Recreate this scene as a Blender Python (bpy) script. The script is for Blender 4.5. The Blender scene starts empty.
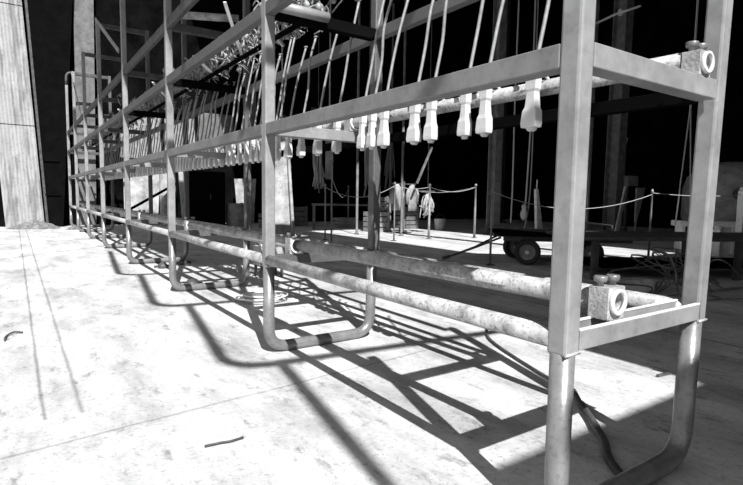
import bpy, bmesh, math, random
from mathutils import Vector, Matrix
random.seed(7)
S = bpy.context.scene
C = bpy.data.collections.new('place'); S.collection.children.link(C)

# ------------------------------------------------------------------ camera
cam_d = bpy.data.cameras.new('camera'); cam = bpy.data.objects.new('camera', cam_d); C.objects.link(cam)
cam_d.sensor_width = 36.0; cam_d.lens = 519.0/743.0*36.0
cam_d.clip_start = 0.02; cam_d.clip_end = 200
R = Matrix(((0.82468779, 0.03751531, -0.56434267),
            (-0.56538471, 0.08144703, -0.82079627),
            (0.01517161, 0.99597138, 0.08837895)))
M4 = R.to_4x4(); M4.translation = Vector((0, 0, 0.84)); cam.matrix_world = M4
S.camera = cam

# ------------------------------------------------------------------ world, sun, exposure
W = bpy.data.worlds.new('overcast_sky'); S.world = W; W.use_nodes = True
bg = W.node_tree.nodes['Background']; bg.inputs[0].default_value = (1, 1, 1, 1); bg.inputs[1].default_value = 0.62
sl = bpy.data.lights.new('sun', 'SUN'); sun = bpy.data.objects.new('sun', sl); C.objects.link(sun)
sl.energy = 9.8; sl.angle = math.radians(0.5)
ELEV = math.radians(46); d = Vector((0.30, 1.0, 0)).normalized(); d0 = d.copy(); d = d*math.cos(ELEV); d.z = -math.sin(ELEV)
sun.rotation_euler = d.to_track_quat('-Z', 'Y').to_euler(); sun.location = (-6, -10, 14)
vs = S.view_settings; vs.view_transform = 'Standard'; vs.look = 'None'; vs.gamma = 1; vs.use_curve_mapping = False
vs.exposure = 0.0

# ------------------------------------------------------------------ materials
def mat(name, v, var=0.25, scale=8.0, rough=0.6, metal=0.0, bump=0.0, speck=0.0, stretch=(1, 1, 1), bscale=None):
    m = bpy.data.materials.new(name); m.use_nodes = True; nt = m.node_tree; N = nt.nodes; L = nt.links
    b = N['Principled BSDF']; b.inputs['Roughness'].default_value = rough; b.inputs['Metallic'].default_value = metal
    tc = N.new('ShaderNodeTexCoord'); mp = N.new('ShaderNodeMapping'); mp.inputs['Scale'].default_value = stretch
    L.new(tc.outputs['Object'], mp.inputs['Vector'])
    n = N.new('ShaderNodeTexNoise'); n.inputs['Scale'].default_value = scale; n.inputs['Detail'].default_value = 6; n.inputs['Roughness'].default_value = .65
    L.new(mp.outputs[0], n.inputs['Vector'])
    r = N.new('ShaderNodeValToRGB'); e = r.color_ramp.elements
    lo, hi = v*(1-var), min(0.95, v*(1+var))
    e[0].position = .32; e[0].color = (lo, lo, lo, 1); e[1].position = .68; e[1].color = (hi, hi, hi, 1)
    L.new(n.outputs[0], r.inputs[0]); out = r.outputs[0]
    if speck > 0:
        n2 = N.new('ShaderNodeTexNoise'); n2.inputs['Scale'].default_value = scale*7; n2.inputs['Detail'].default_value = 3
        L.new(mp.outputs[0], n2.inputs['Vector'])
        r2 = N.new('ShaderNodeValToRGB'); r2.color_ramp.elements[0].position = .54; r2.color_ramp.elements[1].position = .66
        r2.color_ramp.elements[0].color = (1, 1, 1, 1); k = 1-speck; r2.color_ramp.elements[1].color = (k, k, k, 1)
        L.new(n2.outputs[0], r2.inputs[0])
        mx = N.new('ShaderNodeMix'); mx.data_type = 'RGBA'; mx.blend_type = 'MULTIPLY'; mx.inputs[0].default_value = 1
        L.new(out, mx.inputs[6]); L.new(r2.outputs[0], mx.inputs[7]); out = mx.outputs[2]
    L.new(out, b.inputs['Base Color'])
    if bump > 0:
        n3 = N.new('ShaderNodeTexNoise'); n3.inputs['Scale'].default_value = bscale or scale*4; n3.inputs['Detail'].default_value = 4
        L.new(mp.outputs[0], n3.inputs['Vector'])
        bp = N.new('ShaderNodeBump'); bp.inputs['Strength'].default_value = bump; bp.inputs['Distance'].default_value = .01
        L.new(n3.outputs[0], bp.inputs['Height']); L.new(bp.outputs[0], b.inputs['Normal'])
    return m

RAIL = mat('rail_paint_shaded', .145, .3, 5, .5, .0, .08, .12)  # darker copy of the post paint; side-face shade put into the colour
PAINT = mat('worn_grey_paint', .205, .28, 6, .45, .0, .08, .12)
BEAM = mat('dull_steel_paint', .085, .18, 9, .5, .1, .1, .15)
PIPE = mat('rusty_light_pipe', .28, .5, 14, .6, 0, .3, .45)
LEGM = mat('smooth_steel_pipe', .19, .22, 10, .32, .35, .12, .2)
DARKM = mat('dark_old_steel', .07, .4, 12, .5, .2, .2)
BLACK = mat('near_black', .004, .3, 4, .8)  # own black of door and cabinet; shade put into roof and beam colour
HALL = mat('dark_hall_wall', .004, .6, 2.2, .85, 0, .3, 0)  # near-black base colour stands in for the unlit hall
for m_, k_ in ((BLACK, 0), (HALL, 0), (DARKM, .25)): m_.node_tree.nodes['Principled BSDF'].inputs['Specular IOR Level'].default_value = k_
CLAY = mat('white_ceramic', .45, .08, 20, .55, 0, .15)
RODM = mat('pale_rod', .21, .25, 25, .5, .1, .05)
PALE = mat('pale_board', .33, .45, 3, .8, 0, .15, .25)
MIDG = mat('mid_grey_board', .22, .4, 5, .8, 0, .2, .3)
DIM = mat('dim_grey', .11, .4, 6, .8, 0, .2, .2)
RUBB = mat('black_rubber', .02, .2, 20, .7, 0, .2)
ROPE = mat('grey_rope', .30, .2, 60, .8)
BRIGHT = mat('bright_steel', .7, .15, 15, .35, .2)
CASTM = mat('cast_clamp_metal', .36, .35, 25, .5, .2, .3, .3)
CLOTH = mat('grey_cloth', .28, .5, 9, .9, 0, .3, .2, (1, 1, .3))
EARTH = mat('rubble', .14, .5, 12, .95, 0, .8, .4)

def floor_mat():
    m = bpy.data.materials.new('worn_concrete'); m.use_nodes = True; nt = m.node_tree; N = nt.nodes; L = nt.links
    b = N['Principled BSDF']; b.inputs['Roughness'].default_value = .8
    tc = N.new('ShaderNodeTexCoord'); src = tc.outputs['Object']
    def noise(sc, det=6, ro=.65, stretch=None, dist=0):
        v = src
        if stretch:
            mp = N.new('ShaderNodeMapping'); mp.inputs['Scale'].default_value = stretch[:3]
            if len(stretch) > 3: mp.inputs['Rotation'].default_value = (0, 0, stretch[3])
            L.new(src, mp.inputs['Vector']); v = mp.outputs[0]
        n = N.new('ShaderNodeTexNoise'); n.inputs['Scale'].default_value = sc; n.inputs['Detail'].default_value = det
        n.inputs['Roughness'].default_value = ro; n.inputs['Distortion'].default_value = dist
        L.new(v, n.inputs['Vector']); return n.outputs[0]
    def ramp(x, p0, c0, p1, c1):
        r = N.new('ShaderNodeValToRGB'); e = r.color_ramp.elements
        e[0].position = p0; e[0].color = (c0, c0, c0, 1); e[1].position = p1; e[1].color = (c1, c1, c1, 1)
        L.new(x, r.inputs[0]); return r.outputs[0]
    def mul(a, c):
        mx = N.new('ShaderNodeMix'); mx.data_type = 'RGBA'; mx.blend_type = 'MULTIPLY'; mx.inputs[0].default_value = 1
        L.new(a, mx.inputs[6]); L.new(c, mx.inputs[7]); return mx.outputs[2]
    def math_(op, a, c=None, clamp=False):
        n = N.new('ShaderNodeMath'); n.operation = op; n.use_clamp = clamp
        for i, q in enumerate((a, c)):
            if q is None: continue
            if isinstance(q, (int, float)): n.inputs[i].default_value = q
            else: L.new(q, n.inputs[i])
        return n.outputs[0]
    col = ramp(noise(.9, 8, .6), .3, .40, .66, .62)
    col = mul(col, ramp(noise(3.2, 8, .7, (1, .35, 1, .2)), .36, .55, .60, 1.0))
    col = mul(col, ramp(noise(11, 8, .75, (1, .45, 1)), .33, .45, .45, 1.0))
    col = mul(col, ramp(noise(45, 4, .8), .34, .62, .46, 1.0))
    col = mul(col, ramp(noise(9, 10, .8, (.5, 1.6, 1, .5), 1.2), .30, .35, .37, 1.0))
    sx = N.new('ShaderNodeSeparateXYZ'); L.new(src, sx.inputs[0]); X, Y = sx.outputs[0], sx.outputs[1]
    wob = math_('MULTIPLY', math_('SUBTRACT', noise(2.5, 3), .5), .10)
    wob2 = math_('MULTIPLY', math_('SUBTRACT', noise(12, 3), .5), .025)
    w = math_('MULTIPLY', math_('ADD', wob, wob2), .35)
    def line(a, c, e_, width, dark, ww=1.0, lim=None):
        # a*x + c*y = e_
        s = math.hypot(a, c); a /= s; c /= s; e_ /= s
        t = math_('ADD', math_('MULTIPLY', X, a), math_('MULTIPLY', Y, c))
        t = math_('ADD', math_('SUBTRACT', t, e_), math_('MULTIPLY', w, ww))
        t = math_('DIVIDE', math_('ABSOLUTE', t), width, True)
        k = math_('ADD', math_('MULTIPLY', t, 1-dark), dark, True)
        if lim:   # only on one side of y
            g = math_('GREATER_THAN', Y, lim); k = math_('MAXIMUM', k, math_('SUBTRACT', 1, g))
        return k
    for args in ((1, 0, .06, .012, .45, .5, 2.2), (1, 0, .185, .014, .5, .5, 2.2), (-.95, 1, 7.98, .03, .25, 1.5), (-.55, 1, 6.1, .02, .6, 2.0),
                 (1, -.03, -1.4, .014, .5, .4), (-.2, 1, 4.3, .010, .75, 2.5), (1, 0, 3.45, .02, .5, .5), (-.1, 1, 1.95, .012, .6, 1.0)):
        col = mul(col, line(*args))
    L.new(col, b.inputs['Base Color'])
    hn = math_('ADD', math_('MULTIPLY', noise(40, 5, .7), .5), noise(6, 6, .6))
    bp = N.new('ShaderNodeBump'); bp.inputs['Strength'].default_value = .35; bp.inputs['Distance'].default_value = .02
    L.new(hn, bp.inputs['Height']); L.new(bp.outputs[0], b.inputs['Normal'])
    return m

def panel_mat():
    m = mat('weathered_corrugated_sheet', .27, .18, 2.2, .7, 0, 0, .2)
    nt = m.node_tree; N = nt.nodes; L = nt.links; b = N['Principled BSDF']
    old = b.inputs['Base Color'].links[0].from_socket
    n = N.new('ShaderNodeTexNoise'); n.inputs['Scale'].default_value = 1.0; n.inputs['Detail'].default_value = 8
    tc = N.new('ShaderNodeTexCoord'); mp = N.new('ShaderNodeMapping'); mp.inputs['Scale'].default_value = (9, 1, 1.4)
    L.new(tc.outputs['Object'], mp.inputs['Vector']); L.new(mp.outputs[0], n.inputs['Vector'])
    r = N.new('ShaderNodeValToRGB'); r.color_ramp.elements[0].position = .38; r.color_ramp.elements[0].color = (.6, .6, .6, 1); r.color_ramp.elements[1].position = .5
    L.new(n.outputs[0], r.inputs[0])
    mx = N.new('ShaderNodeMix'); mx.data_type = 'RGBA'; mx.blend_type = 'MULTIPLY'; mx.inputs[0].default_value = 1
    L.new(old, mx.inputs[6]); L.new(r.outputs[0], mx.inputs[7]); L.new(mx.outputs[2], b.inputs['Base Color'])
    return m

# ------------------------------------------------------------------ mesh helpers
class MB:
    def __init__(s): s.v = []; s.f = []; s.sm = []
    def _add(s, vs, fs, smooth=False):
        o = len(s.v); s.v += [tuple(v) for v in vs]
        for i, f in enumerate(fs):
            s.f.append([o+k for k in f]); s.sm.append(smooth if not isinstance(smooth, list) else smooth[i])
        return s
    def box(s, x0, x1, y0, y1, z0, z1):
        vs = [(x0, y0, z0), (x1, y0, z0), (x1, y1, z0), (x0, y1, z0), (x0, y0, z1), (x1, y0, z1), (x1, y1, z1), (x0, y1, z1)]
        return s._add(vs, [(0, 3, 2, 1), (4, 5, 6, 7), (0, 1, 5, 4), (1, 2, 6, 5), (2, 3, 7, 6), (3, 0, 4, 7)])
    def hexa(s, bot, top):
        return s._add(list(bot)+list(top), [(0, 3, 2, 1), (4, 5, 6, 7), (0, 1, 5, 4), (1, 2, 6, 5), (2, 3, 7, 6), (3, 0, 4, 7)])
    def bar(s, p, q, w, h, up=(0, 0, 1)):
        p, q = Vector(p), Vector(q); t = (q-p).normalized(); u = Vector(up)
        if abs(t.dot(u)) > .95: u = Vector((0, 1, 0))
        a = t.cross(u).normalized(); c = a.cross(t).normalized()
        r = [a*(-w/2)+c*(-h/2), a*(w/2)+c*(-h/2), a*(w/2)+c*(h/2), a*(-w/2)+c*(h/2)]
        return s.hexa([p+k for k in r], [q+k for k in r])
    def tube(s, pts, rad, n=10, caps=True, hollow=0):
        pts = [Vector(p) for p in pts]; m = len(pts)
        rads = rad if isinstance(rad, (list, tuple)) else [rad]*m
        ts = [((pts[min(i+1, m-1)]-pts[max(i-1, 0)]).normalized()) for i in range(m)]
        u = Vector((0, 0, 1)) if abs(ts[0].z) < .9 else Vector((1, 0, 0))
        nrm = (u - ts[0]*u.dot(ts[0])).normalized(); vs = []
        for i in range(m):
            nrm = (nrm - ts[i]*nrm.dot(ts[i])).normalized(); bn = ts[i].cross(nrm)
            for k in range(n):
                a = 2*math.pi*k/n; vs.append(pts[i]+(nrm*math.cos(a)+bn*math.sin(a))*rads[i])
        fs = [(i*n+k, i*n+(k+1) % n, (i+1)*n+(k+1) % n, (i+1)*n+k) for i in range(m-1) for k in range(n)]
        sm = [True]*len(fs)
        if caps:
            fs += [tuple(range(n-1, -1, -1)), tuple((m-1)*n+k for k in range(n))]; sm += [False, False]
        return s._add(vs, fs, sm)
    def lathe(s, c, prof, n=16, axis='Z'):
        c = Vector(c); vs = []
        for r, h in prof:
            for k in range(n):
                a = 2*math.pi*k/n; p = Vector((r*math.cos(a), r*math.sin(a), h))
                if axis == 'Y': p = Vector((p.x, p.z, p.y))
                if axis == 'X': p = Vector((p.z, p.x, p.y))
                vs.append(c+p)
        m = len(prof); fl = axis == 'Y'
        fs = [(i*n+k, i*n+(k+1) % n, (i+1)*n+(k+1) % n, (i+1)*n+k) for i in range(m-1) for k in range(n)]
        fs += [tuple(range(n-1, -1, -1)), tuple((m-1)*n+k for k in range(n))]
        if fl: fs = [tuple(reversed(f)) for f in fs]
        return s._add(vs, fs, [True]*(len(fs)-2)+[False, False])
    def build(s, name, m, parent=None, bevel=0, loc=None):
        me = bpy.data.meshes.new(name); me.from_pydata(s.v, [], s.f); me.materials.append(m)
        for p, k in zip(me.polygons, s.sm): p.use_smooth = k
        me.update(); o = bpy.data.objects.new(name, me); C.objects.link(o)
        if parent is not None: o.parent = parent
        if loc is not None: o.location = loc
        if bevel:
            b = o.modifiers.new('edge', 'BEVEL'); b.width = bevel; b.segments = 2; b.limit_method = 'ANGLE'; b.angle_limit = math.radians(50)
        return o

def fillet(pts, r, n=6):
    pts = [Vector(p) for p in pts]; out = [pts[0]]
    for a, b, c in zip(pts, pts[1:], pts[2:]):
        u = (a-b).normalized(); v = (c-b).normalized()
        for k in range(n+1):
            t = k/n; p0, p1 = b+u*r, b+v*r
            out.append((1-t)**2*p0+2*t*(1-t)*b+t*t*p1)
    out.append(pts[-1]); return out

def smooth_path(ctrl, n=8):
    P = [Vector(p) for p in ctrl]; P = [2*P[0]-P[1]]+P+[2*P[-1]-P[-2]]; out = []
    for i in range(1, len(P)-2):
        for k in range(n):
            t = k/n; a, b, c, e = P[i-1:i+3]
            out.append(.5*((2*b)+(c-a)*t+(2*a-5*b+4*c-e)*t*t+(3*b-a-3*c+e)*t**3))
    out.append(P[-2]); return out

def tag(o, label, cat, group=None, kind=None):
    o['label'] = label; o['category'] = cat
    if group: o['group'] = group
    if kind: o['kind'] = kind
    return o
def thing(name, label, cat, loc=(0, 0, 0), group=None, rz=0):
    o = bpy.data.objects.new(name, None); C.objects.link(o); o.location = loc; o.rotation_euler = (0, 0, rz); o.empty_display_size = .1
    return tag(o, label, cat, group)
def struct(o, label=None):
    o['kind'] = 'structure'
    if label: o['label'] = label; o['category'] = 'setting'
    return o
def dup(root, loc, rz=0, label=None, group=None, sc=None):
    r = root.copy(); C.objects.link(r); r.location = loc; r.rotation_euler = (0, 0, rz)
    if sc: r.scale = sc
    if label: r['label'] = label
    if group: r['group'] = group
    for ch in list(root.children):
        c = ch.copy(); C.objects.link(c); c.parent = r
        for g in ch.children:
            e = g.copy(); C.objects.link(e); e.parent = c
    return r

# ------------------------------------------------------------------ setting
WY = 14.9
struct(MB().box(-9, 17, -7, WY+.2, -.2, 0).build('floor', floor_mat()), 'cracked pale concrete floor with long joints')
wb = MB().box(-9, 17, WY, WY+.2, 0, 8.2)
struct(wb.build('wall_back', HALL), 'near-black wall at the far end of the hall, its shade in the colour')
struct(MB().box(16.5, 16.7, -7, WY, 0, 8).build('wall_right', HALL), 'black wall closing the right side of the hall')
struct(MB().box(3.7, 16.5, -7, -6.8, 0, 8).build('sky_block_wall', HALL), 'unseen dark wall added near the viewer to keep sky light out of the hall')  # unseen wall, added to block sky light from the hall
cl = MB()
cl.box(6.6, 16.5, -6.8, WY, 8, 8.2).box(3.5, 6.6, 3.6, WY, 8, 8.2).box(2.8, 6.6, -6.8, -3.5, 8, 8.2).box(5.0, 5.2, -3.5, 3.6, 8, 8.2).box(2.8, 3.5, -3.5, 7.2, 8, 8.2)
cl.box(1.5, 2.8, -6.8, 1.9, 8, 8.2).box(1.5, 2.8, 3.7, 7.2, 8, 8.2).box(-.55, 1.5, -1.4, 7.2, 8, 8.2)  # slabs added over the rack to shade its upper bays
cl.box(1.6, 4.6, -6.8, 6.2, 3.6, 3.7).box(4.6, 16.5, -6.8, .6, 3.6, 3.7).box(.15, 1.6, -6.8, -2.36, 3.6, 3.7)  # low canopies added to shade the floor beside the rack
struct(cl.build('roof_and_shade_slabs', BLACK), 'dark hall roof with an open skylight strip and added slabs that shade rack and floor')

# far end of the yard: corrugated sheet, door leaf and strips
pb = MB(); n = 22
def pl(u, z, y):   # leaning sheet: u 0..1 across
    return Vector((-.19 + u*.765 - .053*z, y, z))
for i in range(n):
    u0, u1 = i/n, (i+1)/n; off0 = .005*math.cos(i*math.pi); off1 = .005*math.cos((i+1)*math.pi)
    for z0, z1 in ((0.0, 2.34), (2.36, 5.0), (5.02, 7.5)):
        pb.hexa([pl(u0, z0, 14.55+off0), pl(u1, z0, 14.55+off1), pl(u1, z0, 14.60+off1), pl(u0, z0, 14.60+off0)],
                [pl(u0, z1, 14.55+off0), pl(u1, z1, 14.55+off1), pl(u1, z1, 14.60+off1), pl(u0, z1, 14.60+off0)])
tag(pb.build('corrugated_panel', panel_mat()), 'tall pale corrugated sheet standing against the far wall at the left edge', 'panel')
t = thing('sliding_door', 'tall black door leaf beside the pale corrugated sheet', 'door', (0, 0, 0))
q = MB(); q.hexa([(.60, 14.5, 0), (.95, 14.5, 0), (.95, 14.58, 0), (.60, 14.58, 0)], [(.22, 14.5, 7.5), (1.45, 14.5, 7.5), (1.45, 14.58, 7.5), (.22, 14.58, 7.5)]); q.build('door_leaf', BLACK, t)
q = MB()
q.bar((.63, 14.48, 0), (.27, 14.48, 7.4), .05, .03, (0, 1, 0)); q.build('edge_frame', DARKM, t)
q = MB(); q.box(.60, .92, 14.46, 14.49, 1.55, 1.60).box(.60, .92, 14.46, 14.49, .75, .79); q.build('crossbar', BLACK, t)
q = MB(); q.hexa([(.56, 14.40, 1.55), (.80, 14.40, 1.45), (.80, 14.45, 1.45), (.56, 14.45, 1.55)], [(.48, 14.40, 2.35), (.56, 14.40, 2.35), (.56, 14.45, 2.35), (.48, 14.45, 2.35)])
tag(MB().hexa([(1.28, 14.66, 0), (1.68, 14.66, 0), (1.68, 14.72, 0), (1.28, 14.72, 0)], [(1.36, 14.66, 7.5), (1.80, 14.66, 7.5), (1.80, 14.72, 7.5), (1.36, 14.72, 7.5)]).build('wall_sheet', DIM), 'grey upright sheet behind the far end of the rack', 'panel')

# rubble heap at the foot of the sheet
def heap(name, c, rx, ry, h, m, label, cat, seed=1, N_=18, amp=.5):
    rnd = random.Random(seed); vs = []; fs = []
    for j in range(6):
        rr = 1-j/6
        for k in range(N_):
            a = 2*math.pi*k/N_; w = 1+rnd.uniform(-.18, .18)
            vs.append((rx*rr*w*math.cos(a), ry*rr*w*math.sin(a), h*(1-rr**1.6)*(1+rnd.uniform(-amp, amp)*.5) if j else 0))
    vs.append((0, 0, h))
    for j in range(5):
        for k in range(N_): fs.append((j*N_+k, j*N_+(k+1) % N_, (j+1)*N_+(k+1) % N_, (j+1)*N_+k))
    for k in range(N_): fs.append((5*N_+k, 5*N_+(k+1) % N_, len(vs)-1))
    fs.append(tuple(range(N_-1, -1, -1)))
    o = MB()._add(vs, fs).build(name, m, loc=c); return tag(o, label, cat)
heap('rubble_heap', (.35, 14.0, 0), .5, .35, .17, EARTH, 'small pale heap of rubble at the foot of the corrugated sheet', 'rubble', 3)
heap('rubble_heap', (1.12, 13.4, 0), .2, .2, .07, EARTH, 'low dark strip of debris by the last rack leg', 'rubble', 5)

# ------------------------------------------------------------------ the rack
FY = [.753, 2.53, 4.56, 6.6, 8.65, 10.6, 12.45, 14.1]
XF, XB = 1.0875, 1.755     # post centres, front row and back row
PW = .0275
TOP = 3.25
rack = thing('steel_rack', 'long grey steel rack of square posts, rails and pipe legs running away from the viewer', 'rack', (XF, FY[0], .04))
def rk(mb, name, m, bevel=.003): 
    o = mb.build(name, m, rack, bevel); o.location = (-XF, -FY[0], 0); return o
for i, y in enumerate(FY):
    for x in (XF, XB):
        lean = .004 if (i == 0 and x == XB) else 0
        q = MB(); z1 = TOP if i > 1 else (2.3 if i == 1 else (1.50 if x == XF else 1.76))
        q.hexa([(x-PW-lean, y-PW, .425), (x+PW-lean, y-PW, .425), (x+PW-lean, y+PW, .425), (x-PW-lean, y+PW, .425)],
               [(x-PW+lean*11, y-PW, z1), (x+PW+lean*11, y-PW, z1), (x+PW+lean*11, y+PW, z1), (x-PW+lean*11, y+PW, z1)])
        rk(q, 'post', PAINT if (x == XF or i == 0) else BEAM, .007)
    # bent pipe leg loop and arch
    rp = .03
    q = MB().tube(fillet([(XF, y, .43), (XF, y, rp-.04), (XB-.02, y, rp-.04), (XB-.01, y, .43)], .11, 8), rp, 16)
    rk(q, 'leg_loop', LEGM, 0)
    if i == len(FY)-1:
        rk(MB().tube(fillet([(XF, y, TOP), (XF, y, TOP+.3), (XB, y, TOP+.3), (XB, y, TOP)], .14, 6), .028, 12), 'top_arch', DARKM, 0)
    elif i > 1: rk(MB().box(XF+PW, XB-PW, y-PW, y+PW, TOP-.07, TOP-.01), 'cross_beam', DARKM)
    # cross members: low one is an open channel
    a, b_ = XF+PW, XB-PW+.01
    q = MB()
    if i == 0:
        y0, y1 = y-PW, y+PW+.02
        q.box(a, b_, y0, y0+.008, .435, .483).box(a, b_, y1-.008, y1, .435, .483).box(a, b_, y0+.008, y1-.008, .435, .446)
        rk(MB().box(a, b_, y0, y0+.010, .483, .488), 'beam_lip', BRIGHT, .001); rk(MB().box(a, b_, y1-.010, y1, .483, .488), 'beam_lip', BRIGHT, .001)
    else: q.box(a, b_, y-PW, y+PW, .435, .487)
    rk(q, 'cross_beam', BEAM if i else PAINT, .002)
    q = MB().box(a, b_, y-PW, y+PW, 1.105, 1.162); rk(q, 'cross_beam', PAINT, .003)
    if i > 0: rk(MB().box(a, b_, y-PW, y+PW, 1.69, 1.75), 'cross_beam', BLACK if i < 4 else DARKM, .003)
    if i > 0: rk(MB().box(a, b_, y-PW, y+PW, 2.13, 2.19), 'cross_beam', DARKM, .003)
    # weld beads on the node
    for x in (XF, XB): rk(MB().tube([(x-PW, y-PW, .430), (x+PW, y-PW, .430), (x+PW, y+PW, .430)], .004, 6), 'weld_bead', CASTM, 0)
for i in range(len(FY)-1):
    y0, y1 = FY[i]+PW, FY[i+1]-PW
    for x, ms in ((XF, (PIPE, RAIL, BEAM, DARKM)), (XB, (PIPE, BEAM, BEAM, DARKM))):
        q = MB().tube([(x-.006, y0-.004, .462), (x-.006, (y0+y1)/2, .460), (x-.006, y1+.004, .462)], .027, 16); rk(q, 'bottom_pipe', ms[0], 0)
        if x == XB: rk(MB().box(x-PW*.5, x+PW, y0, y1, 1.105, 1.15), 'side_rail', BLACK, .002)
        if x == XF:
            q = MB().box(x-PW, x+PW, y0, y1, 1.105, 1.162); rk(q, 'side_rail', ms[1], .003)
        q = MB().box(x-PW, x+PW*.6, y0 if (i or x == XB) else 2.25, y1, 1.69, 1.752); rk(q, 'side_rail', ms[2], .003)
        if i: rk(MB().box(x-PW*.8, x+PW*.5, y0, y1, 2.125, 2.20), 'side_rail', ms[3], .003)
# diagonal braces near the far end
for (y0, z0, y1, z1) in ((8.60, 3.27, 6.72, 2.42), (12.40, 3.2, 10.9, 2.2)):
    q = MB().bar((XF-.035, y0, z0), (XF-.035, y1, z1), .05, .012, (1, 0, 0)); rk(q, 'brace', PAINT, 0)

# carrier pipes and the cast blocks which hold them
XP, ZP, RPP = 1.60, 1.211, .029
rk(MB().tube([(XP+.055, FY[0]+.03, ZP)]+[(XP, y, ZP) for y in FY[1:]], RPP, 16), 'carrier_pipe', PIPE, 0)
XL, ZL, RL = 1.31, .532, .031
for i in range(len(FY)-1):
    xa, xb = 1.30-(.03 if i else -.005), 1.265-.03*min(i, 1)
    rk(MB().tube([(xa, FY[i]+(.015 if i else .03), ZL), ((xa+xb)/2, (FY[i]+FY[i+1])/2, ZL-.002), (xb, FY[i+1]-.02, ZL)], RL, 18), 'carrier_pipe', PIPE, 0)
def pillow(x, y, zc, w, dep, zb, ro=.03):
    """cast block with a bored hole facing the end of the rack and two bolts on top"""
    q = MB(); n = 24; zt = zc+w*.5; outer = []; inner = []
    # square block with round bore: front/back faces as a ring of quads
    def sq(k):
        a = 2*math.pi*k/n; cx, cz = math.cos(a), math.sin(a); s_ = max(abs(cx), abs(cz)); return cx/s_, cz/s_
    vs = []
    for yy in (y-dep/2, y+dep/2):
        for k in range(n):
            a, b = sq(k); hz = (zt-zc) if b > 0 else (zc-zb); vs.append((x+a*w/2, yy, zc+b*hz))
        for k in range(n):
            a = 2*math.pi*k/n; vs.append((x+ro*math.cos(a), yy, zc+ro*math.sin(a)))
    fs = []
    for k in range(n):
        k2 = (k+1) % n
        fs += [(k, k2, n+k2, n+k), (2*n+k2, 2*n+k, 3*n+k, 3*n+k2), (k2, k, 2*n+k, 2*n+k2), (n+k, n+k2, 3*n+k2, 3*n+k)]
    q._add(vs, fs)
    blk = rk(q, 'pipe_clamp', CASTM, 0)
    # collar round the bore
    r = MB(); m = 24; prof = [(ro, 0), (ro+.009, 0), (ro+.009, -.012), (ro, -.012)]
    vs = [(x+p*math.cos(2*math.pi*k/m), y-dep/2+h, zc+p*math.sin(2*math.pi*k/m)) for p, h in prof for k in range(m)]
    fs = [((i % 4)*m+k, (i % 4)*m+(k+1) % m, ((i+1) % 4)*m+(k+1) % m, ((i+1) % 4)*m+k) for i in range(4) for k in range(m)]
    r._add(vs, fs, True); r.build('collar', BRIGHT, blk)
    for dx, dy in ((-w*.30, dep*.1), (w*.33, dep*.0)):
        b = MB(); b.lathe((x+dx, y+dy, zt-.002), [(.009, 0), (.009, .012), (.014, .014), (.017, .018), (.018, .027), (.016, .030)], 14)
        b.build('bolt', LEGM, blk)
    return blk
pillow(1.298, FY[0]+.02, .533, .078, .055, .4875, .0255)
pillow(XP+.062, FY[0]+.0, ZP-.012, .068, .05, 1.163, .0225)
for y in FY[1:4]:
    pillow(1.235, y, ZL, .08, .06, .4875, .0315)
for y in FY[1:3]: pillow(XP, y, ZP, .08, .06, 1.163, .0315)

# unseen bent pipes added overhead to throw the rounded shadows on the floor
OZ = 4.1; OX = -OZ/math.tan(ELEV)*d0.x; OY = -OZ/math.tan(ELEV)*d0.y
oh = thing('shadow_pipework', 'unseen bent pipes added overhead to cast rounded floor shadows', 'pipework', (0, 0, 0))
def over(pts, r_): MB().tube([(x+OX, y+OY, OZ) for x, y in pts], r_, 10).build('shadow_pipe', DARKM, oh)
for xc, yc, xe, ye, xr, yr in ((.85, 5.75, 1.10, 8.2, 3.5, 5.4), (.83, 4.0, 1.04, 5.72, 3.5, 3.7), (.82, 2.38, 1.06, 4.0, 3.5, 2.1), (.80, .80, 1.08, 2.38, 3.5, .75)):
    over([(p.x, p.y) for p in fillet([(xe, ye, 0), (xc, yc, 0), (xr, yr, 0)], .24, 8)], .035)
MB().box(3.5+OX, 3.7+OX, .6+OY, 5.6+OY, OZ-.1, OZ+.1).build('shadow_pipe_support', BLACK, oh)  # added along with the shadow-casting pipes to carry them

# angle tray along the upper cross beams with the tangle lying in it
tray = MB().box(1.335, 1.375, 2.6, 13.9, 1.752, 1.762)
tag(tray.build('metal_strip', BLACK, loc=(0, 0, .04)), 'long dark metal strip lying on the upper cross beams of the rack', 'strip')
rnd = random.Random(11); q = MB()
for k in range(800):
    y = 2.65+11*rnd.random()**1.2; x = 1.43+rnd.gauss(0, .06); z = 1.825+abs(rnd.gauss(0, .07))
    L_ = rnd.uniform(.06, .26); a = rnd.uniform(0, 6.28); e = rnd.uniform(-.5, 1.0)
    dv = Vector((math.cos(a)*math.cos(e)*.5, math.sin(a)*math.cos(e), math.sin(e)))*L_
    p = Vector((x, y, z)); r_ = rnd.uniform(.003, .007)
    mid = p+dv*.5+Vector((rnd.uniform(-.04, .04), rnd.uniform(-.04, .04), rnd.uniform(0, .06)))
    q.tube(smooth_path([p, mid, p+dv], 3), r_, 5)
    if rnd.random() < .3: q.lathe(p+dv*.8, [(.006, 0), (.018, .01), (.02, .03), (.008, .045)], 7)
tag(q.build('metal_tangle', mat('scrap_mixed', .22, .8, 9, .6, .1)), 'tangled heap of thin rods and hooks filling the upper tray', 'scrap', kind='stuff')
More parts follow.
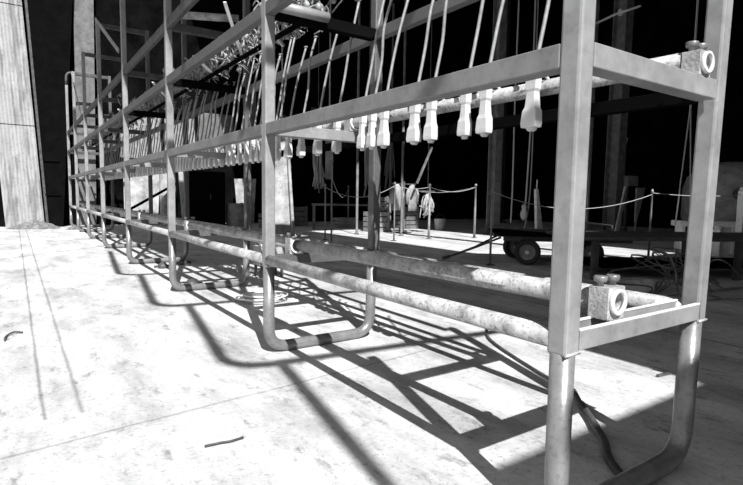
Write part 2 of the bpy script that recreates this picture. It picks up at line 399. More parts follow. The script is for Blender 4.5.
# loose pale sticks on the upper level
def stick(p, q_, r, m, label, name='loose_rod', cat='rod', flat=False):
    b = MB(); p = (p[0], p[1], p[2]+.04); q_ = (q_[0], q_[1], q_[2]+.04)
    if flat: b.bar(p, q_, r*2, r*.9)
    else: b.tube([p, q_], r, 12)
    return tag(b.build(name, m), label, cat)
rk(MB().tube([(1.115, FY[1]-PW-.028, 1.735), (1.40, FY[1]-PW-.028, 1.735)], .027, 14), 'pipe_stub', PAINT, 0)
stick((1.15, 4.42, 2.222), (1.56, 4.22, 2.222), .030, PIPE, 'pipe lying across the topmost rails near the third post', 'short_pipe', 'pipe')
stick((1.18, 3.45, 2.05), (1.42, 3.75, 1.775), .010, BRIGHT, 'pale flat stick tipped over the tray, nearest the second post', flat=True)
stick((1.12, 3.95, 1.80), (1.42, 4.4, 1.775), .011, BRIGHT, 'pale flat stick jutting from the tray, midway along the second bay', flat=True)
stick((1.14, 4.75, 1.90), (1.42, 5.15, 1.775), .012, BRIGHT, 'pale flat stick jutting from the tray just beyond the third post', flat=True)
stick((1.14, 5.4, 1.86), (1.42, 5.9, 1.775), .012, BRIGHT, 'pale flat stick jutting from the tray in the middle of the third bay', flat=True)
stick((1.14, 7.4, 1.86), (1.42, 8.0, 1.775), .014, BRIGHT, 'pale flat stick jutting from the tray in the fourth bay', flat=True)
stick((1.25, 2.95, 1.81), (1.5, 3.25, 1.785), .012, BRIGHT, 'pale round stick lying in the tray right behind the second post')

# ------------------------------------------------------------------ hanging clamps with rods
def clamp_proto(seed, wide):
    rnd = random.Random(seed)
    t = thing('hanging_clamp', 'x', 'clamp')
    # origin: centre of carrier pipe. body hangs at the front side of the pipe
    q = MB(); W_ = wide
    def sec(z, w, dp, xo): return [(-dp+xo, -w, z), (dp+xo, -w, z), (dp+xo, w, z), (-dp+xo, w, z)]
    xo = -.052
    S_ = [sec(-.156, .033*W_, .019, xo-.004), sec(-.140, .035*W_, .020, xo-.004), sec(-.098, .031*W_, .020, xo-.002), sec(-.082, .023*W_, .018, xo), sec(-.030, .019*W_, .015, xo),
          sec(-.020, .024*W_, .017, xo), sec(.016, .025*W_, .017, xo), sec(.030, .015*W_, .012, xo)]
    vs = [v for s in S_ for v in s]; fs = []
    for i in range(len(S_)-1):
        for k in range(4): fs.append((i*4+k, i*4+(k+1) % 4, (i+1)*4+(k+1) % 4, (i+1)*4+k))
    fs += [(3, 2, 1, 0), tuple(len(vs)-4+k for k in range(4))]
    q._add(vs, fs)
    bo = q.build('clamp_body', CLAY, t, .003)
    q = MB().lathe((xo, 0, -.168), [(.012, 0), (.020*W_, .006), (.024*W_, .02)], 10); q.build('end_plug', CLAY, bo)
    q = MB().tube(smooth_path([(xo, 0, .025), (-.03, 0, .036), (0, 0, .0375), (.030, 0, .03), (.038, 0, 0), (.034, 0, -.02)], 3), .0055, 6); q.build('hook', BRIGHT, t)
    Lr = rnd.uniform(.56, .70); k = rnd.uniform(.05, .09); kk = rnd.uniform(-.01, .012)
    pts = smooth_path([(xo, 0, .02), (xo+.010, -.006, .10), (xo+.038, -.020, .28), (xo+k*.75+kk, -.035, .44), (xo+k+.02, -.05, Lr)], 5)
    q = MB().tube(pts, .0072, 8); q.lathe(pts[-1]-Vector((0, 0, .004)), [(.008, 0), (.013, .004), (.013, .010), (.006, .013)], 8)
    q.build('rod', RODM, t)
    return t
protos = [clamp_proto(s, w) for s, w in ((1, .82), (2, .72), (3, .95), (4, .80))]
near = [(1.245, 'white hanging clamp nearest the front post', 2), (1.475, 'broad white hanging clamp, second from the front post', 0), (1.585, 'slim white hanging clamp, third from the front post', 1),
        (1.80, 'white hanging clamp, right one of the middle pair in the nearest bay', 3), (1.915, 'white hanging clamp, left one of the middle pair in the nearest bay', 2),
        (2.16, 'white hanging clamp, right one of the close trio before the second frame', 0), (2.255, 'white hanging clamp, middle one of the close trio before the second frame', 3), (2.35, 'white hanging clamp, left one of the close trio before the second frame', 1)]
used = set(); rnd = random.Random(5)
def place(y, label, k, group, rz):
    if k not in used: used.add(k); o = protos[k]; o.location = (XP, y, ZP+.04); o.rotation_euler = (0, 0, rz); o['label'] = label; o['group'] = group
    else: dup(protos[k], (XP, y, ZP+.04), rz, label, group)
for y, lab, k in near: place(y, lab, k, 'hanging clamps on the carrier pipe, nearest bay', rnd.uniform(-.1, .1))
ORD = 'first second third fourth fifth sixth seventh eighth ninth tenth eleventh twelfth thirteenth fourteenth fifteenth sixteenth seventeenth eighteenth nineteenth twentieth'.split()
bays = [(2.62, 3.45, .175, 'white hanging clamp with tall rod, %s past the second post', 'hanging clamps, start of second bay'),
        (3.5, 4.50, .115, 'white hanging clamp with leaning rod, %s of the close row before the third frame', 'hanging clamps, second bay'),
        (4.64, 6.5, .13, 'small white hanging clamp with rod, %s beyond the third frame', 'hanging clamps, third bay'),
        (6.7, 8.6, .15, 'tiny white hanging clamp with rod, %s beyond the fourth frame', 'hanging clamps, fourth bay'),
        (8.75, 12.3, .20, 'distant hanging clamp with rod, %s beyond the fifth frame', 'hanging clamps, far bays')]
for a, b, st, lab, gr in bays:
    y = a; n_ = 0
    while y < b:
        place(y, lab % ORD[min(n_, 19)], rnd.randrange(4), gr, rnd.uniform(-.12, .12)); y += st*rnd.uniform(.8, 1.35); n_ += 1

# ------------------------------------------------------------------ small things on the floor by the rack
q = MB().tube(smooth_path([(2.9, 2.7, .012), (2.5, 2.3, .012), (2.27, 2.05, .012), (2.05, 1.55, .012), (1.97, 1.30, .012)], 6), .007, 8)
tag(q.build('thin_wire', DARKM), 'thin dark wire lying on the floor behind the bottom pipe', 'wire')
q = MB().tube(smooth_path([(1.972, 1.30, .014), (1.86, 1.19, .016), (1.76, 1.08, .016), (1.70, 1.02, .018), (1.63, .95, .018), (1.53, .87, .016), (1.40, .70, .016), (1.30, .55, .016)], 6), [.010]*6+[.015]*43, 10)
tag(q.build('floor_cable', DARKM), 'thick dark cable snaking under the near end of the rack', 'cable')
q = MB().tube(smooth_path([(-.075, 3.50, .008), (-.066, 3.60, .009), (-.03, 3.66, .012), (.012, 3.645, .008)], 6), .0055, 6)
tag(q.build('bent_wire', DARKM), 'short bent wire on the bright floor at far left', 'wire')
q = MB().tube([(.49, 1.672, .006), (.54, 1.668, .006), (.57, 1.66, .006), (.62, 1.664, .006)], .0045, 6)
tag(q.build('twig', DARKM), 'thin dark twig on the bright floor in the foreground', 'twig')
q = MB().bar((2.50, 1.21, .008), (2.60, 1.20, .008), .012, .01).bar((2.60, 1.20, .008), (2.60, 1.28, .008), .012, .01)
tag(q.build('angle_scrap', DARKM), 'small L-shaped dark scrap on the floor left of the right leg', 'scrap')
q = MB()
for k, r_ in enumerate((.17, .15, .185, .13)):
    q.tube([(1.60+r_*math.cos(a*.3)*(1+.05*k), 3.85+r_*math.sin(a*.3), .008+.009*k+.02*abs(math.sin(a*.15+k))) for a in range(22)], .006, 6)
tag(q.build('wire_coil', BRIGHT), 'loose coil of pale wire on the floor behind the second leg', 'wire')
# small stand with grille behind the second frame
t = thing('grille_box', 'pale box with open ribbed grille behind the second post', 'box', (2.15, 5.0, 0))
q = MB()
q.box(-.13, .13, -.1, .1, .12, .32); q.build('box_body', PALE, t, .005)
q = MB()
for k in range(6): q.bar((-.12+.048*k, -.1, .33), (-.09+.048*k, .1, .40), .014, .014)
q.bar((-.14, .1, .40), (.16, .1, .40), .016, .016); q.bar((-.14, -.1, .33), (.16, -.1, .33), .016, .016); q.build('grille', BRIGHT, t)
for a in (-.11, .11):
    for b in (-.08, .08): MB().box(a-.012, a+.012, b-.012, b+.012, 0, .12).build('leg', DARKM, t)

# low scrap under the rack between the legs
rnd = random.Random(21)
for k, (x, y, lab) in enumerate(((1.35, 6.1, 'small lump of scrap on the floor beside the fourth leg loop'), (1.62, 6.3, 'small valve lying by the fourth leg loop'), (1.3, 4.75, 'small lump of scrap touching the third leg loop'))):
    o = MB().lathe((0, 0, 0), [(.05, 0), (.06, .02), (.04, .05), (.02, .07)], 9).tube([(-.09, 0, .02), (0, .03, .03), (.1, .01, .02)], .012, 6).build('scrap_lump', DARKM, loc=(x, y, 0)); tag(o, lab, 'scrap')

# ------------------------------------------------------------------ rope barrier
posts = [(5.95, 7.9, 1.10, 'thin rope barrier post left of the doubled pair'), (7.75, 9.94, 1.12, 'white rope barrier post standing behind the thin one'), (6.95, 8.05, 1.10, 'bright tapered rope barrier post in the middle of the sunlit strip'),
         (8.0, 7.8, 1.12, 'rope barrier post before the thick hall column'), (4.91, 4.50, .95, 'nearest rope barrier post, left of the cart wheel'), (6.81, 3.51, .97, 'rope barrier post rising between the cart and the low table'),
         (4.84, 8.60, 1.05, 'rope barrier post right of the pale panel'), (7.89, 12.68, 1.12, 'farthest rope barrier post near the dark wall'), (4.4, 7.6, 1.35, 'tall thin barrier post just left of the second back post')]
pp = []
for i, (x, y, h, lab) in enumerate(posts):
    t = thing('barrier_post', lab, 'post', (x, y, 0), 'rope barrier posts')
    MB().lathe((0, 0, 0), [(.06, 0), (.06, .008), (.02, .02)], 14).build('base', DARKM, t)
    r_ = .013 if i in (0, 4, 5, 6, 8) else .022
    MB().lathe((0, 0, .02), [(r_*1.2, 0), (r_, h*.5), (r_*.75, h-.05), (r_*1.3, h-.045), (r_*1.3, h-.02), (.006, h)], 10).build('pole', PAINT if i not in (1, 2) else PALE, t)
    pp.append((x, y, h))
def rope(a, b, sag, r, label, name='barrier_rope'):
    a, b = Vector(a), Vector(b); pts = [a.lerp(b, k/16)-Vector((0, 0, sag*4*(k/16)*(1-k/16))) for k in range(17)]
    tag(MB().tube(pts, r, 6).build(name, ROPE), label, 'rope', 'ropes of the barrier' if name == 'barrier_rope' else None)
rp_ = lambda i, d=.05: (pp[i][0], pp[i][1], pp[i][2]-d)
rope(rp_(6), rp_(0), .2, .006, 'rope sagging between the post by the pale panel and the thin post')
rope(rp_(0), rp_(2), .05, .006, 'nearly straight rope left of the bright tapered post')
rope(rp_(2), rp_(3), .1, .006, 'rope from the bright tapered post towards the column')
rope(rp_(4, .03), rp_(5, .05), .20, .005, 'near rope sagging over the cart wheels')
rope(rp_(5, .03), (9.2, 3.4, .95), .03, .005, 'short rope end running right from the post by the table')
rope(rp_(8, .2), rp_(7), .3, .006, 'long sagging rope towards the farthest barrier post')
rope(rp_(1), rp_(3), .12, .006, 'rope behind the sunlit strip ending at the column')

# ------------------------------------------------------------------ hall columns, ropes and clutter
def column(x, y, w, h, m, label):
    t = thing('hall_column', label, 'column', (x, y, 0))
    q = MB(); q.box(-w/2, w/2, -w/2, -w/2+.02, .02, h).box(-w/2, w/2, w/2-.02, w/2, .02, h).box(-.012, .012, -w/2+.02, w/2-.02, .02, h)
    q.build('column_shaft', m, t); MB().box(-w*.8, w*.8, -w*.8, w*.8, 0, .02).build('base_plate', DARKM, t)
column(9.1, 8.3, .22, 8, DIM, 'thick dark steel column in the hall behind the rope barrier, left of the cart')
column(11.3, 6.7, .30, 8, DIM, 'dark steel column in the hall seen right of the front post')
column(13.9, 12.5, .3, 8, mat('faint_steel', .03, .3), 'faint dark column deep in the hall')
def hang(ctrl, r, label, m=ROPE, name='hanging_rope', knot=None):
    t = thing(name, label, 'rope', ctrl[0]); b = Vector(ctrl[0])
    MB().tube([p-b for p in smooth_path(ctrl, 5)], r, 6).build('strand', m, t)
    if knot: 
        MB().lathe(Vector(knot)-b, [(.02, 0), (.07, .05), (.09, .15), (.05, .26), (.07, .32), (.02, .38)], 9).build('knot', m, t)
hang([(9.35, 8.0, 6), (9.35, 8.0, 3), (9.32, 7.95, 1.2), (9.25, 7.9, .3)], .018, 'grey rope hanging along the right side of the thick column')
hang([(9.65, 7.8, 6), (9.62, 7.75, 3), (9.5, 7.7, 1.0), (9.45, 7.7, .5)], .020, 'rope with a big knot hanging right of the thick column', knot=(9.45, 7.7, .35))
hang([(9.75, 7.8, 6), (9.70, 7.75, 3), (9.62, 7.7, .9), (9.45, 7.7, .05)], .014, 'thin rope hanging to the floor beside the knotted one')
for k, (a, b, lab) in enumerate((((8.734, 4.0, 2.25), (8.51, 4.0, .47), 'slanting wire of the pair left of the right rack post'), ((8.76, 4.0, 2.25), (9.0, 4.0, .47), 'upright wire of the pair left of the right rack post'))):
    tag(MB().tube([(a[0], a[1], 7.99), a, b], .010, 6).build('hanging_wire', ROPE), lab, 'wire')
for k, (x, y, lab, m) in enumerate(((10.55, 6.9, 'thin upright pipe close to the right side of the front post', MIDG), (10.8, 7.0, 'upright pipe midway between front post and hall column', DIM), (6.9, 8.9, 'thin upright conduit above the rope barrier', DIM), (6.2, 9.6, 'faint upright conduit left of the rope barrier', DIM), (7.62, 10.3, 'faint upright conduit above the tapered post', DIM))):
    tag(MB().lathe((x, y, 0), [(.05, 0), (.05, .03), (.028, .04), (.028, 7.99)], 10).build('upright_pipe', m), lab, 'pipe')
tag(MB().bar((7.98, 9.2, 2.0), (7.55, 9.2, 1.15), .04, .04).build('slanted_pole', DIM), 'slanted dark pole above the hung jackets', 'pole')

def sheet(name, corners, th, m, label, cat, bulge=.02, seed=1):
    """slightly buckled standing sheet: corners bl, br, tr, tl"""
    bl, br, tr, tl = [Vector(c) for c in corners]; nrm = (br-bl).cross(tl-bl).normalized(); rnd = random.Random(seed); N_ = 6
    vs = []
    for side in (0, 1):
        for j in range(N_+1):
            for i in range(N_+1):
                u, v = i/N_, j/N_; p = bl.lerp(br, u).lerp(tl.lerp(tr, u), v)
                vs.append(p+nrm*(side*th+bulge*math.sin(u*5+seed)*math.sin(v*4+seed*2)))
    M_ = (N_+1)**2; fs = []
    for j in range(N_):
        for i in range(N_):
            a = j*(N_+1)+i; fs += [(a, a+N_+1, a+N_+2, a+1), (M_+a, M_+a+1, M_+a+N_+2, M_+a+N_+1)]
    for i in range(N_):
        fs += [(i, i+1, M_+i+1, M_+i), (N_*(N_+1)+i+1, N_*(N_+1)+i, M_+N_*(N_+1)+i, M_+N_*(N_+1)+i+1)]
        a, b = i*(N_+1), (i+1)*(N_+1); fs += [(b, a, M_+a, M_+b)]
        a += N_; b += N_; fs += [(a, b, M_+b, M_+a)]
    return tag(MB()._add(vs, fs).build(name, m), label, cat)
sheet('tall_board', [(4.0, 9.4, 0), (4.5, 9.4, 0), (4.36, 9.4, 2.25), (3.9, 9.4, 2.25)], .03, PALE, 'tall pale panel with stains standing right behind the second post', 'board', .01, 2)
tag(MB().bar((4.53, 9.32, .02), (4.40, 9.38, 2.25), .05, .05).build('leaning_batten', PALE), 'bent batten along the right edge of the tall pale panel', 'batten')
t = thing('dark_cabinet', 'black upright cabinet seen through the second bay', 'cabinet', (4.12, 13.45, 0))
MB().box(-.45, .45, 0, .6, 0, 1.42).build('cabinet_body', BLACK, t, .01); MB().box(-.42, -.01, -.02, 0, .05, 1.37).build('door', BLACK, t); MB().box(.01, .42, -.02, 0, .05, 1.37).build('door', BLACK, t)
MB().box(.04, .06, -.05, -.02, .7, .85).build('handle', DARKM, t)
sheet('pale_sheet', [(5.25, 14.4, 0), (5.72, 14.4, 0), (5.80, 14.4, 1.30), (5.14, 14.4, 1.28)], .02, PALE, 'pale sheet with folded lines hanging beside the black cabinet', 'sheet', .03, 4)
t = thing('steel_drum', 'dark grey drum below the pale hanging sheet', 'drum', (4.95, 13.6, 0))
MB().lathe((0, 0, 0), [(.29, 0), (.30, .02), (.29, .04), (.29, .18), (.30, .20), (.29, .22), (.29, .38), (.30, .40), (.29, .42), (.29, .57), (.30, .59), (.28, .60)], 24).build('drum_body', MIDG, t)
MB().lathe((.12, 0, .60), [(.04, 0), (.04, .02)], 10).build('bung', DARKM, t)
tag(MB().hexa([(3.55, 13.7, 0), (3.66, 13.7, 0), (3.66, 13.76, 0), (3.55, 13.76, 0)], [(3.45, 13.7, 1.5), (3.56, 13.7, 1.5), (3.56, 13.76, 1.5), (3.45, 13.76, 1.5)]).build('leaning_board', PALE), 'narrow pale board leaning left of the black cabinet', 'board')
sheet('round_top_sheet', [(2.3, 14.5, 0), (3.10, 14.5, 0), (3.20, 14.5, 1.45), (2.3, 14.5, 1.62)], .03, PALE, 'large stained pale sheet seen through the third bay', 'sheet', .05, 6)
tag(MB().bar((2.3, 13.85, .42), (3.7, 13.85, 1.25), .07, .06).build('slanted_bar', BLACK), 'dark slanted bar in front of the large stained sheet', 'bar')
t = thing('tall_drum', 'tall pale drum right of the large stained sheet', 'drum', (3.3, 14.2, 0))
MB().lathe((0, 0, 0), [(.2, 0), (.21, .02), (.2, .05), (.2, .75), (.21, .78), (.2, .81), (.2, 1.45), (.21, 1.47), (.17, 1.5)], 20).build('drum_body', PALE, t)
MB().lathe((0, 0, 1.5), [(.08, 0), (.08, .05), (.03, .07)], 10).build('cap', DARKM, t)
for k, (x0, x1, z0, z1, m, lab) in enumerate(((1.9, 2.2, 1.9, 2.8, DIM, 'grey wall sheet high behind the fifth bay'), (2.3, 3.3, 1.75, 2.85, MIDG, 'pale wall sheet high behind the fourth bay'), (3.4, 4.2, 2.0, 2.9, MIDG, 'pale wall sheet high behind the third bay'), (4.3, 5.3, 2.1, 3.1, DIM, 'grey wall sheet high behind the rods of the second bay'), (5.6, 6.0, 2.2, 3.9, DIM, 'narrow brick-grey wall sheet behind the second post'))):
    o = sheet('wall_sheet', [(x0, 14.86, z0), (x1, 14.86, z0), (x1, 14.86, z1), (x0, 14.86, z1)], .02, m, lab, 'sheet', .012, 8+k)

def bundle(name, x, y, z0, z1, w, m, label, cat, seed, n=12):
    rnd = random.Random(seed); t = thing(name, label, cat, (x, y, 0))
    q = MB()
    for k in range(n):
        a = rnd.uniform(-w, w); b = a+rnd.uniform(-.15, .15); zt = z1-rnd.uniform(0, .1)
        q.tube(smooth_path([(a*.3, rnd.uniform(-.05, .05), zt), (a, rnd.uniform(-.08, .08), (z0+z1)/2+rnd.uniform(-.2, .2)), (b, rnd.uniform(-.08, .08), z0+rnd.uniform(0, .5))], 4), [rnd.uniform(.012, .035)]*9, 6)
    q.build('strands', m, t); MB().box(-w*1.3, w*1.3, -.02, .02, z1, z1+.05).build('hanger', DARKM, t); MB().lathe((0, 0, z1+.05), [(.012, 0), (.012, 7.99-z1-.05)], 6).build('suspension_rod', DARKM, t)
bundle('hanging_bundle', 6.75, 12.4, .9, 3.1, .16, CLOTH, 'bundle of ropes and rags hanging left of the second back post', 'bundle', 1, 20)
bundle('hanging_bundle', 8.1, 12.0, .8, 3.0, .14, MIDG, 'thin bundle of rags hanging right beside the second back post', 'bundle', 2, 12)
tag(MB().box(7.1, 7.33, 12.6, 12.63, 1.3, 2.45).box(7.2, 7.23, 12.6, 12.63, 2.45, 7.99).build('pale_strip', PALE), 'pale hanging strip behind the bundle of ropes', 'strip')
tag(MB().box(5.75, 5.95, 12.7, 12.73, 1.75, 2.0).box(5.84, 5.86, 12.7, 12.73, 2.0, 7.99).build('small_sign', PALE), 'small blank pale card hanging right of the tall pale panel', 'card')
def crate(x, y, w, h, m, label, dp=.4, z=0, name='crate'):
    t = thing(name, label, 'crate', (x, y, z)); q = MB()
    n = max(3, int(h/.12))
    for k in range(n):
        z0 = k*h/n; q.box(-w/2, w/2, -dp/2, -dp/2+.02, z0, z0+h/n*.8).box(-w/2, w/2, dp/2-.02, dp/2, z0, z0+h/n*.8).box(-w/2, -w/2+.02, -dp/2+.02, dp/2-.02, z0, z0+h/n*.8).box(w/2-.02, w/2, -dp/2+.02, dp/2-.02, z0, z0+h/n*.8)
    q.build('slats', m, t)
    for a in (-w/2+.05, w/2-.05): MB().box(a-.03, a+.03, -dp/2-.02, -dp/2, 0, h).build('batten', m, t)
    MB().box(-w/2+.03, w/2-.03, -dp/2+.03, dp/2-.03, 0.01, .03).build('bottom_board', m, t)
crate(6.35, 12.9, .5, .55, DIM, 'grey slatted crate on the floor left of the ropes'); crate(7.25, 11.87, .5, .28, MIDG, 'low crate below the bundle of ropes')
crate(7.15, 10.2, .5, .5, MIDG, 'pale slatted crate at the left side of the second back post'); crate(7.2, 10.2, .4, .35, DIM, 'smaller crate stacked on the pale slatted one', z=.5, dp=.3)
tag(MB().bar((6.1, 11.5, .62), (8.6, 11.5, .60), .05, .05).bar((6.15, 11.5, 0), (6.15, 11.5, .6), .05, .05).bar((8.5, 11.5, 0), (8.5, 11.5, .6), .05, .05).build('low_rail', DIM), 'low dark guard rail in front of the hanging bundles', 'rail')
# jackets hung on a stand
t = thing('coat_stand', 'dark stand below the slanted pole carrying two garments', 'stand', (7.5, 9.6, 0))
MB().lathe((0, 0, 0), [(.2, 0), (.2, .02), (.02, .04), (.02, 1.2)], 10).build('pole', DARKM, t); MB().bar((-.35, 0, 1.14), (.35, 0, 1.14), .03, .03).build('crossbar', DARKM, t)
def garment(x, y, z, h, w, m, label):
    q = MB(); n = 16; vs = []; prof = [(w*.3, 0), (w*.75, -.06), (w, -.14), (w*.85, -h*.5), (w*.95, -h*.8), (w, -h)]
    for r_, hz in prof:
        for k in range(n):
            a = 2*math.pi*k/n; f = 1+.12*math.sin(a*5+hz*6); vs.append((r_*f*math.cos(a), r_*.35*f*math.sin(a), hz))
    fs = [((i+1)*n+k, (i+1)*n+(k+1) % n, i*n+(k+1) % n, i*n+k) for i in range(len(prof)-1) for k in range(n)]+[tuple(range(n)), tuple((len(prof)-1)*n+k for k in range(n-1, -1, -1))]
    q._add(vs, fs, True)
    for s in (-1, 1): q.tube([(s*w*.75, 0, -.10), (s*w*1.15, 0, -h*.4), (s*w*1.1, .02, -h*.75)], [.045, .05, .04], 8)
    tag(q.build('hung_jacket', m, loc=(x, y, z)), label, 'jacket')
garment(7.27, 9.56, 1.13, .6, .13, CLOTH, 'dark hung jacket, left one on the stand'); garment(7.72, 9.56, 1.13, .62, .13, MIDG, 'paler hung jacket, right one on the stand')
bundle('rope_heap_hanging', 8.05, 9.4, .35, .95, .16, CLOTH, 'tangle of cords hanging right of the jackets', 'bundle', 9, 16)
# tapered upright board behind the cart
tag(MB().hexa([(9.30, 7.2, 0), (9.52, 7.2, 0), (9.52, 7.26, 0), (9.30, 7.26, 0)], [(9.20, 7.2, 1.05), (9.27, 7.2, 1.05), (9.27, 7.26, 1.05), (9.20, 7.26, 1.05)]).box(9.22, 9.24, 7.2, 7.22, 1.05, 1.25).build('tapered_board', PALE), 'pale tapered board standing behind the cart, left of the front post', 'board')
# leaning tools right of the front post
tag(MB().hexa([(10.75, 6.3, 0), (10.90, 6.3, 0), (10.90, 6.34, 0), (10.75, 6.34, 0)], [(11.08, 6.3, 1.15), (11.16, 6.3, 1.15), (11.16, 6.34, 1.15), (11.08, 6.34, 1.15)]).build('leaning_plank', PALE), 'pale plank leaning against the right hall column', 'plank')
tag(MB().hexa([(11.40, 6.2, .35), (11.45, 6.2, .35), (11.45, 6.24, .35), (11.40, 6.24, .35)], [(11.38, 6.2, 1.12), (11.72, 6.2, 1.12), (11.72, 6.24, 1.12), (11.38, 6.24, 1.12)]).box(11.41, 11.44, 6.2, 6.23, 0, .36).build('wedge_board', MIDG), 'wedge-shaped board on a stick right of the hall column', 'board')
t = thing('wall_ladder', 'faint ladder frame hanging behind the right hall column', 'ladder', (12.6, 7.5, 0))
for a in (-.3, .45): MB().bar((a, 0, 0), (a, 0, 3.6), .04, .04).build('rail', DIM, t)
for z in (1.4, 1.9, 2.5, 3.0, 3.4): MB().bar((-.3, 0, z), (.45, 0, z), .03, .03).build('rung', DIM, t)
tag(MB().bar((12.2, 7.3, 1.3), (12.75, 7.3, 2.4), .09, .03).bar((12.2, 7.3, .0), (12.2, 7.3, 1.3), .03, .03).build('slanted_plank', MIDG), 'slanted pale plank in front of the ladder frame', 'plank')
t = thing('small_shelf_box', 'small grey box on a bracket right of the hall column', 'box', (12.2, 6.9, 0))
MB().box(-.22, .22, -.15, .15, 1.18, 1.42).build('box_body', MIDG, t, .01); MB().box(-.03, .03, -.03, .03, 0, 1.18).build('stand', DARKM, t)
# overhead bar with hook, above the nearest cross beam
t = thing('ceiling_bar', 'thin metal bar with a clip hanging at the top right of the front post', 'bar', (3.0, 1.8, 0))
MB().tube([(0, .15, 1.925), (0, .03, 1.945), (0, -.12, 1.95)], .007, 8).lathe((0, -.0, 1.93), [(.012, 0), (.018, .01), (.012, .035)], 8).build('bar', MIDG, t)
MB().tube([(0, -.1, 1.95), (.6, -.1, 8.0)], .003, 6).build('suspension_wire', BLACK, t)

# ------------------------------------------------------------------ carts with pneumatic wheels
def wheel(parent, x, y, r, w, ang=0):
    q = MB(); n = 28; prof = [(r*.62, -w*.42), (r*.80, -w*.5), (r*.95, -w*.42), (r, -w*.2), (r, w*.2), (r*.95, w*.42), (r*.80, w*.5), (r*.62, w*.42)]
    vs = [(h, p*math.cos(2*math.pi*k/n), p*math.sin(2*math.pi*k/n)) for p, h in prof for k in range(n)]; m = len(prof)
    fs = [(i*n+k, i*n+(k+1) % n, ((i+1) % m)*n+(k+1) % n, ((i+1) % m)*n+k) for i in range(m) for k in range(n)]
    q._add(vs, fs, True); tyre = q.build('wheel', RUBB, parent); tyre.location = (x, y, r); tyre.rotation_euler = (0, 0, ang)
    q = MB().lathe((0, 0, 0), [(r*.25, -w*.45), (r*.3, -w*.30), (r*.55, -w*.12), (r*.63, -w*.34), (r*.63, w*.34), (r*.55, w*.12), (r*.3, w*.3), (r*.25, w*.45)], 20, 'X'); q.build('rim', MIDG, tyre)
    q = MB().lathe((0, 0, 0), [(r*.12, -w*.6), (r*.16, -w*.5), (r*.16, w*.5), (r*.12, w*.6)], 10, 'X'); q.build('hub', BRIGHT, tyre)
    return tyre
CA = math.atan2(-.9, .62)
t = thing('hand_cart', 'low flat cart with two rubber tyred wheels and a drawbar on the sunlit strip', 'cart', (5.37, 4.30, 0), rz=math.radians(-38))
for x, y in ((0, 0), (.78, 0), (0, .75), (.78, .75)): wheel(t, x, y, .165, .11, math.radians(90) - math.radians(15) if y == 0 else math.radians(90))
MB().box(-.35, 1.35, -.12, .9, .37, .41).build('deck', BLACK, t, .005); MB().box(-.3, 1.3, .0, .05, .30, .37).box(-.3, 1.3, .72, .77, .30, .37).build('chassis_rail', DARKM, t)
MB().tube([(0, -.04, .165), (0, .79, .165)], .018, 8).tube([(.78, -.04, .165), (.78, .79, .165)], .018, 8).build('axle', DARKM, t)
for x in (0, .78):
    for y in (.09, .66): MB().box(x-.02, x+.02, y-.02, y+.02, .165, .31).build('axle_bracket', DARKM, t)
MB().tube([(-.3, .2, .33), (-.62, .30, .18), (-.95, .34, .05)], .014, 8).tube([(-.3, .5, .33), (-.62, .36, .18), (-.95, .34, .05)], .014, 8).tube([(-.95, .34, .05), (-1.05, .34, .02)], .022, 8).build('drawbar', DARKM, t)
MB().tube([(1.0, -.1, .41), (1.0, -.1, .52), (1.0, .85, .52), (1.0, .85, .41)], .012, 6).build('handle', DARKM, t)

# long low table with clutter under and behind
t = thing('low_table', 'long low dark work table with sagging cover behind the near end of the rack', 'table', (6.6, 2.7, 0), rz=math.radians(-30))
MB().box(-1.75, 2.6, -.5, .5, .42, .46).build('tabletop', DARKM, t, .006)
for a in (-1.6, 0, 2.4):
    for b in (-.42, .42): MB().box(a-.03, a+.03, b-.03, b+.03, 0, .42).build('leg', DARKM, t)
MB().box(-1.5, 2.3, -.4, .4, .12, .15).build('lower_shelf', BLACK, t)
rnd = random.Random(3)
for k in range(7):
    cx, cy = 4.3+rnd.uniform(0, 1.0), 2.3+rnd.uniform(-.3, .2); ctrl = [(cx-.5+rnd.uniform(-.1, .1), cy-.1, .02)]
    for j in range(5): ctrl.append((cx+rnd.uniform(-.4, .4), cy+rnd.uniform(-.25, .25), rnd.uniform(.05, .42)))
    ctrl.append((cx+.5, cy-.2, .02)); r_ = rnd.uniform(.005, .010)
    lab = ['thin hose looping at the left of the tangle before the low table', 'hose looping highest in the tangle before the low table', 'hose crossing the white block under the tangle', 'thick hose curling to the right of the tangle', 'hose tucked behind the others in the tangle', 'slim hose lying front-most in the tangle', 'hose arching in the middle of the tangle'][k]
    tag(MB().tube(smooth_path(ctrl, 7), r_, 7).build('rubber_hose', mat('hose_grey', .09, .4) if k == 0 else bpy.data.materials['hose_grey']), lab, 'hose', 'tangled hoses before the low table')
o = MB().hexa([(-.2, -.1, 0), (.22, -.1, 0), (.2, .1, 0), (-.2, .1, 0)], [(-.16, -.08, .1), (.18, -.08, .12), (.16, .08, .12), (-.16, .08, .1)]).build('pale_block', PALE, None, .01, (4.72, 2.6, 0)); o.rotation_euler.z = -.7; tag(o, 'pale low block lying under the hoses', 'block')
for k, (a, b, lab) in enumerate((((4.6, 2.05, .015), (5.9, 1.6, .015), 'pale rod on the dark floor pointing right, lower one'), ((4.75, 2.25, .02), (6.0, 2.0, .02), 'pale rod on the dark floor pointing right, upper one'))):
    tag(MB().tube([a, b], .012, 6).build('floor_rod', MIDG), lab, 'rod')

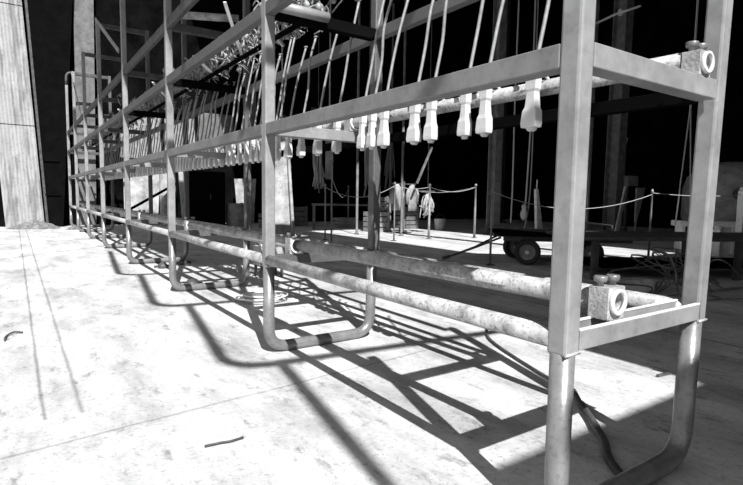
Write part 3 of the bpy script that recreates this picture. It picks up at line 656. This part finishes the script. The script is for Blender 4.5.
# machine and pale posts at the right edge
t = thing('machine_housing', 'grey rounded machine housing at the right edge behind the right rack post', 'machine', (12.2, 4.7, 0), rz=-.9)
MB().lathe((0, 0, .35), [(.75, 0), (.85, .15), (.85, .75), (.78, 1.0), (.55, 1.2), (.2, 1.3)], 28).build('housing', MIDG, t); MB().box(-.7, .7, -.6, .6, 0, .35).build('pedestal', DARKM, t, .02)
MB().lathe((-.1, -.8, 1.0), [(.12, -.06), (.12, 0)], 12, 'Y').build('dial', DARKM, t)
def ppost(x, y, z1, w, label):
    t = thing('pale_post', label, 'post', (x, y, 0)); MB().box(-w/2, w/2, -w/2, w/2, 0, z1).build('post_shaft', BRIGHT, t, .01); MB().lathe((0, 0, z1), [(w*.4, 0), (w*.5, .02), (w*.3, .06)], 10).build('cap', BRIGHT, t)
ppost(9.55, 3.50, 1.02, .10, 'tall white post at the right edge of the view'); ppost(8.9, 3.55, .42, .12, 'short white post left of the tall one at the right edge')
o = MB().box(-.45, .45, -.2, .2, .43, .52).box(-.4, -.34, -.15, .15, 0, .43).box(.34, .4, -.15, .15, 0, .43).build('white_bench', BRIGHT, None, .01, (9.4, 3.95, 0)); o.rotation_euler.z = -.8; tag(o, 'low white bench behind the pale posts at the right edge', 'bench')

# small clutter at the rear of the hall, behind the rope barrier
bundle('hanging_bundle', 5.95, 12.9, 1.2, 2.9, .10, MIDG, 'short bundle of rags hanging just right of the tall pale board', 'bundle', 5, 9)
bundle('hanging_bundle', 9.0, 12.2, 1.0, 2.6, .12, DIM, 'dim bundle of cords hanging deep behind the hung jackets', 'bundle', 6, 9)
crate(5.3, 12.2, .5, .4, DIM, 'dim slatted crate standing right of the tall pale board'); crate(8.6, 10.9, .55, .6, DIM, 'dim tall crate behind the hung jackets')
def bucket(x, y, m, label):
    t = thing('bucket', label, 'bucket', (x, y, 0)); MB().lathe((0, 0, 0), [(.11, 0), (.12, .01), (.15, .28), (.16, .29), (.15, .30)], 18).build('pail', m, t)
    MB().tube([(.15*math.cos(a*math.pi/10), 0, .29+.12*math.sin(a*math.pi/10)) for a in range(11)], .006, 6).build('handle', DARKM, t)
bucket(5.0, 11.4, MIDG, 'grey bucket on the floor behind the tall thin barrier post'); bucket(9.0, 10.0, PALE, 'pale bucket on the floor left of the thick hall column')
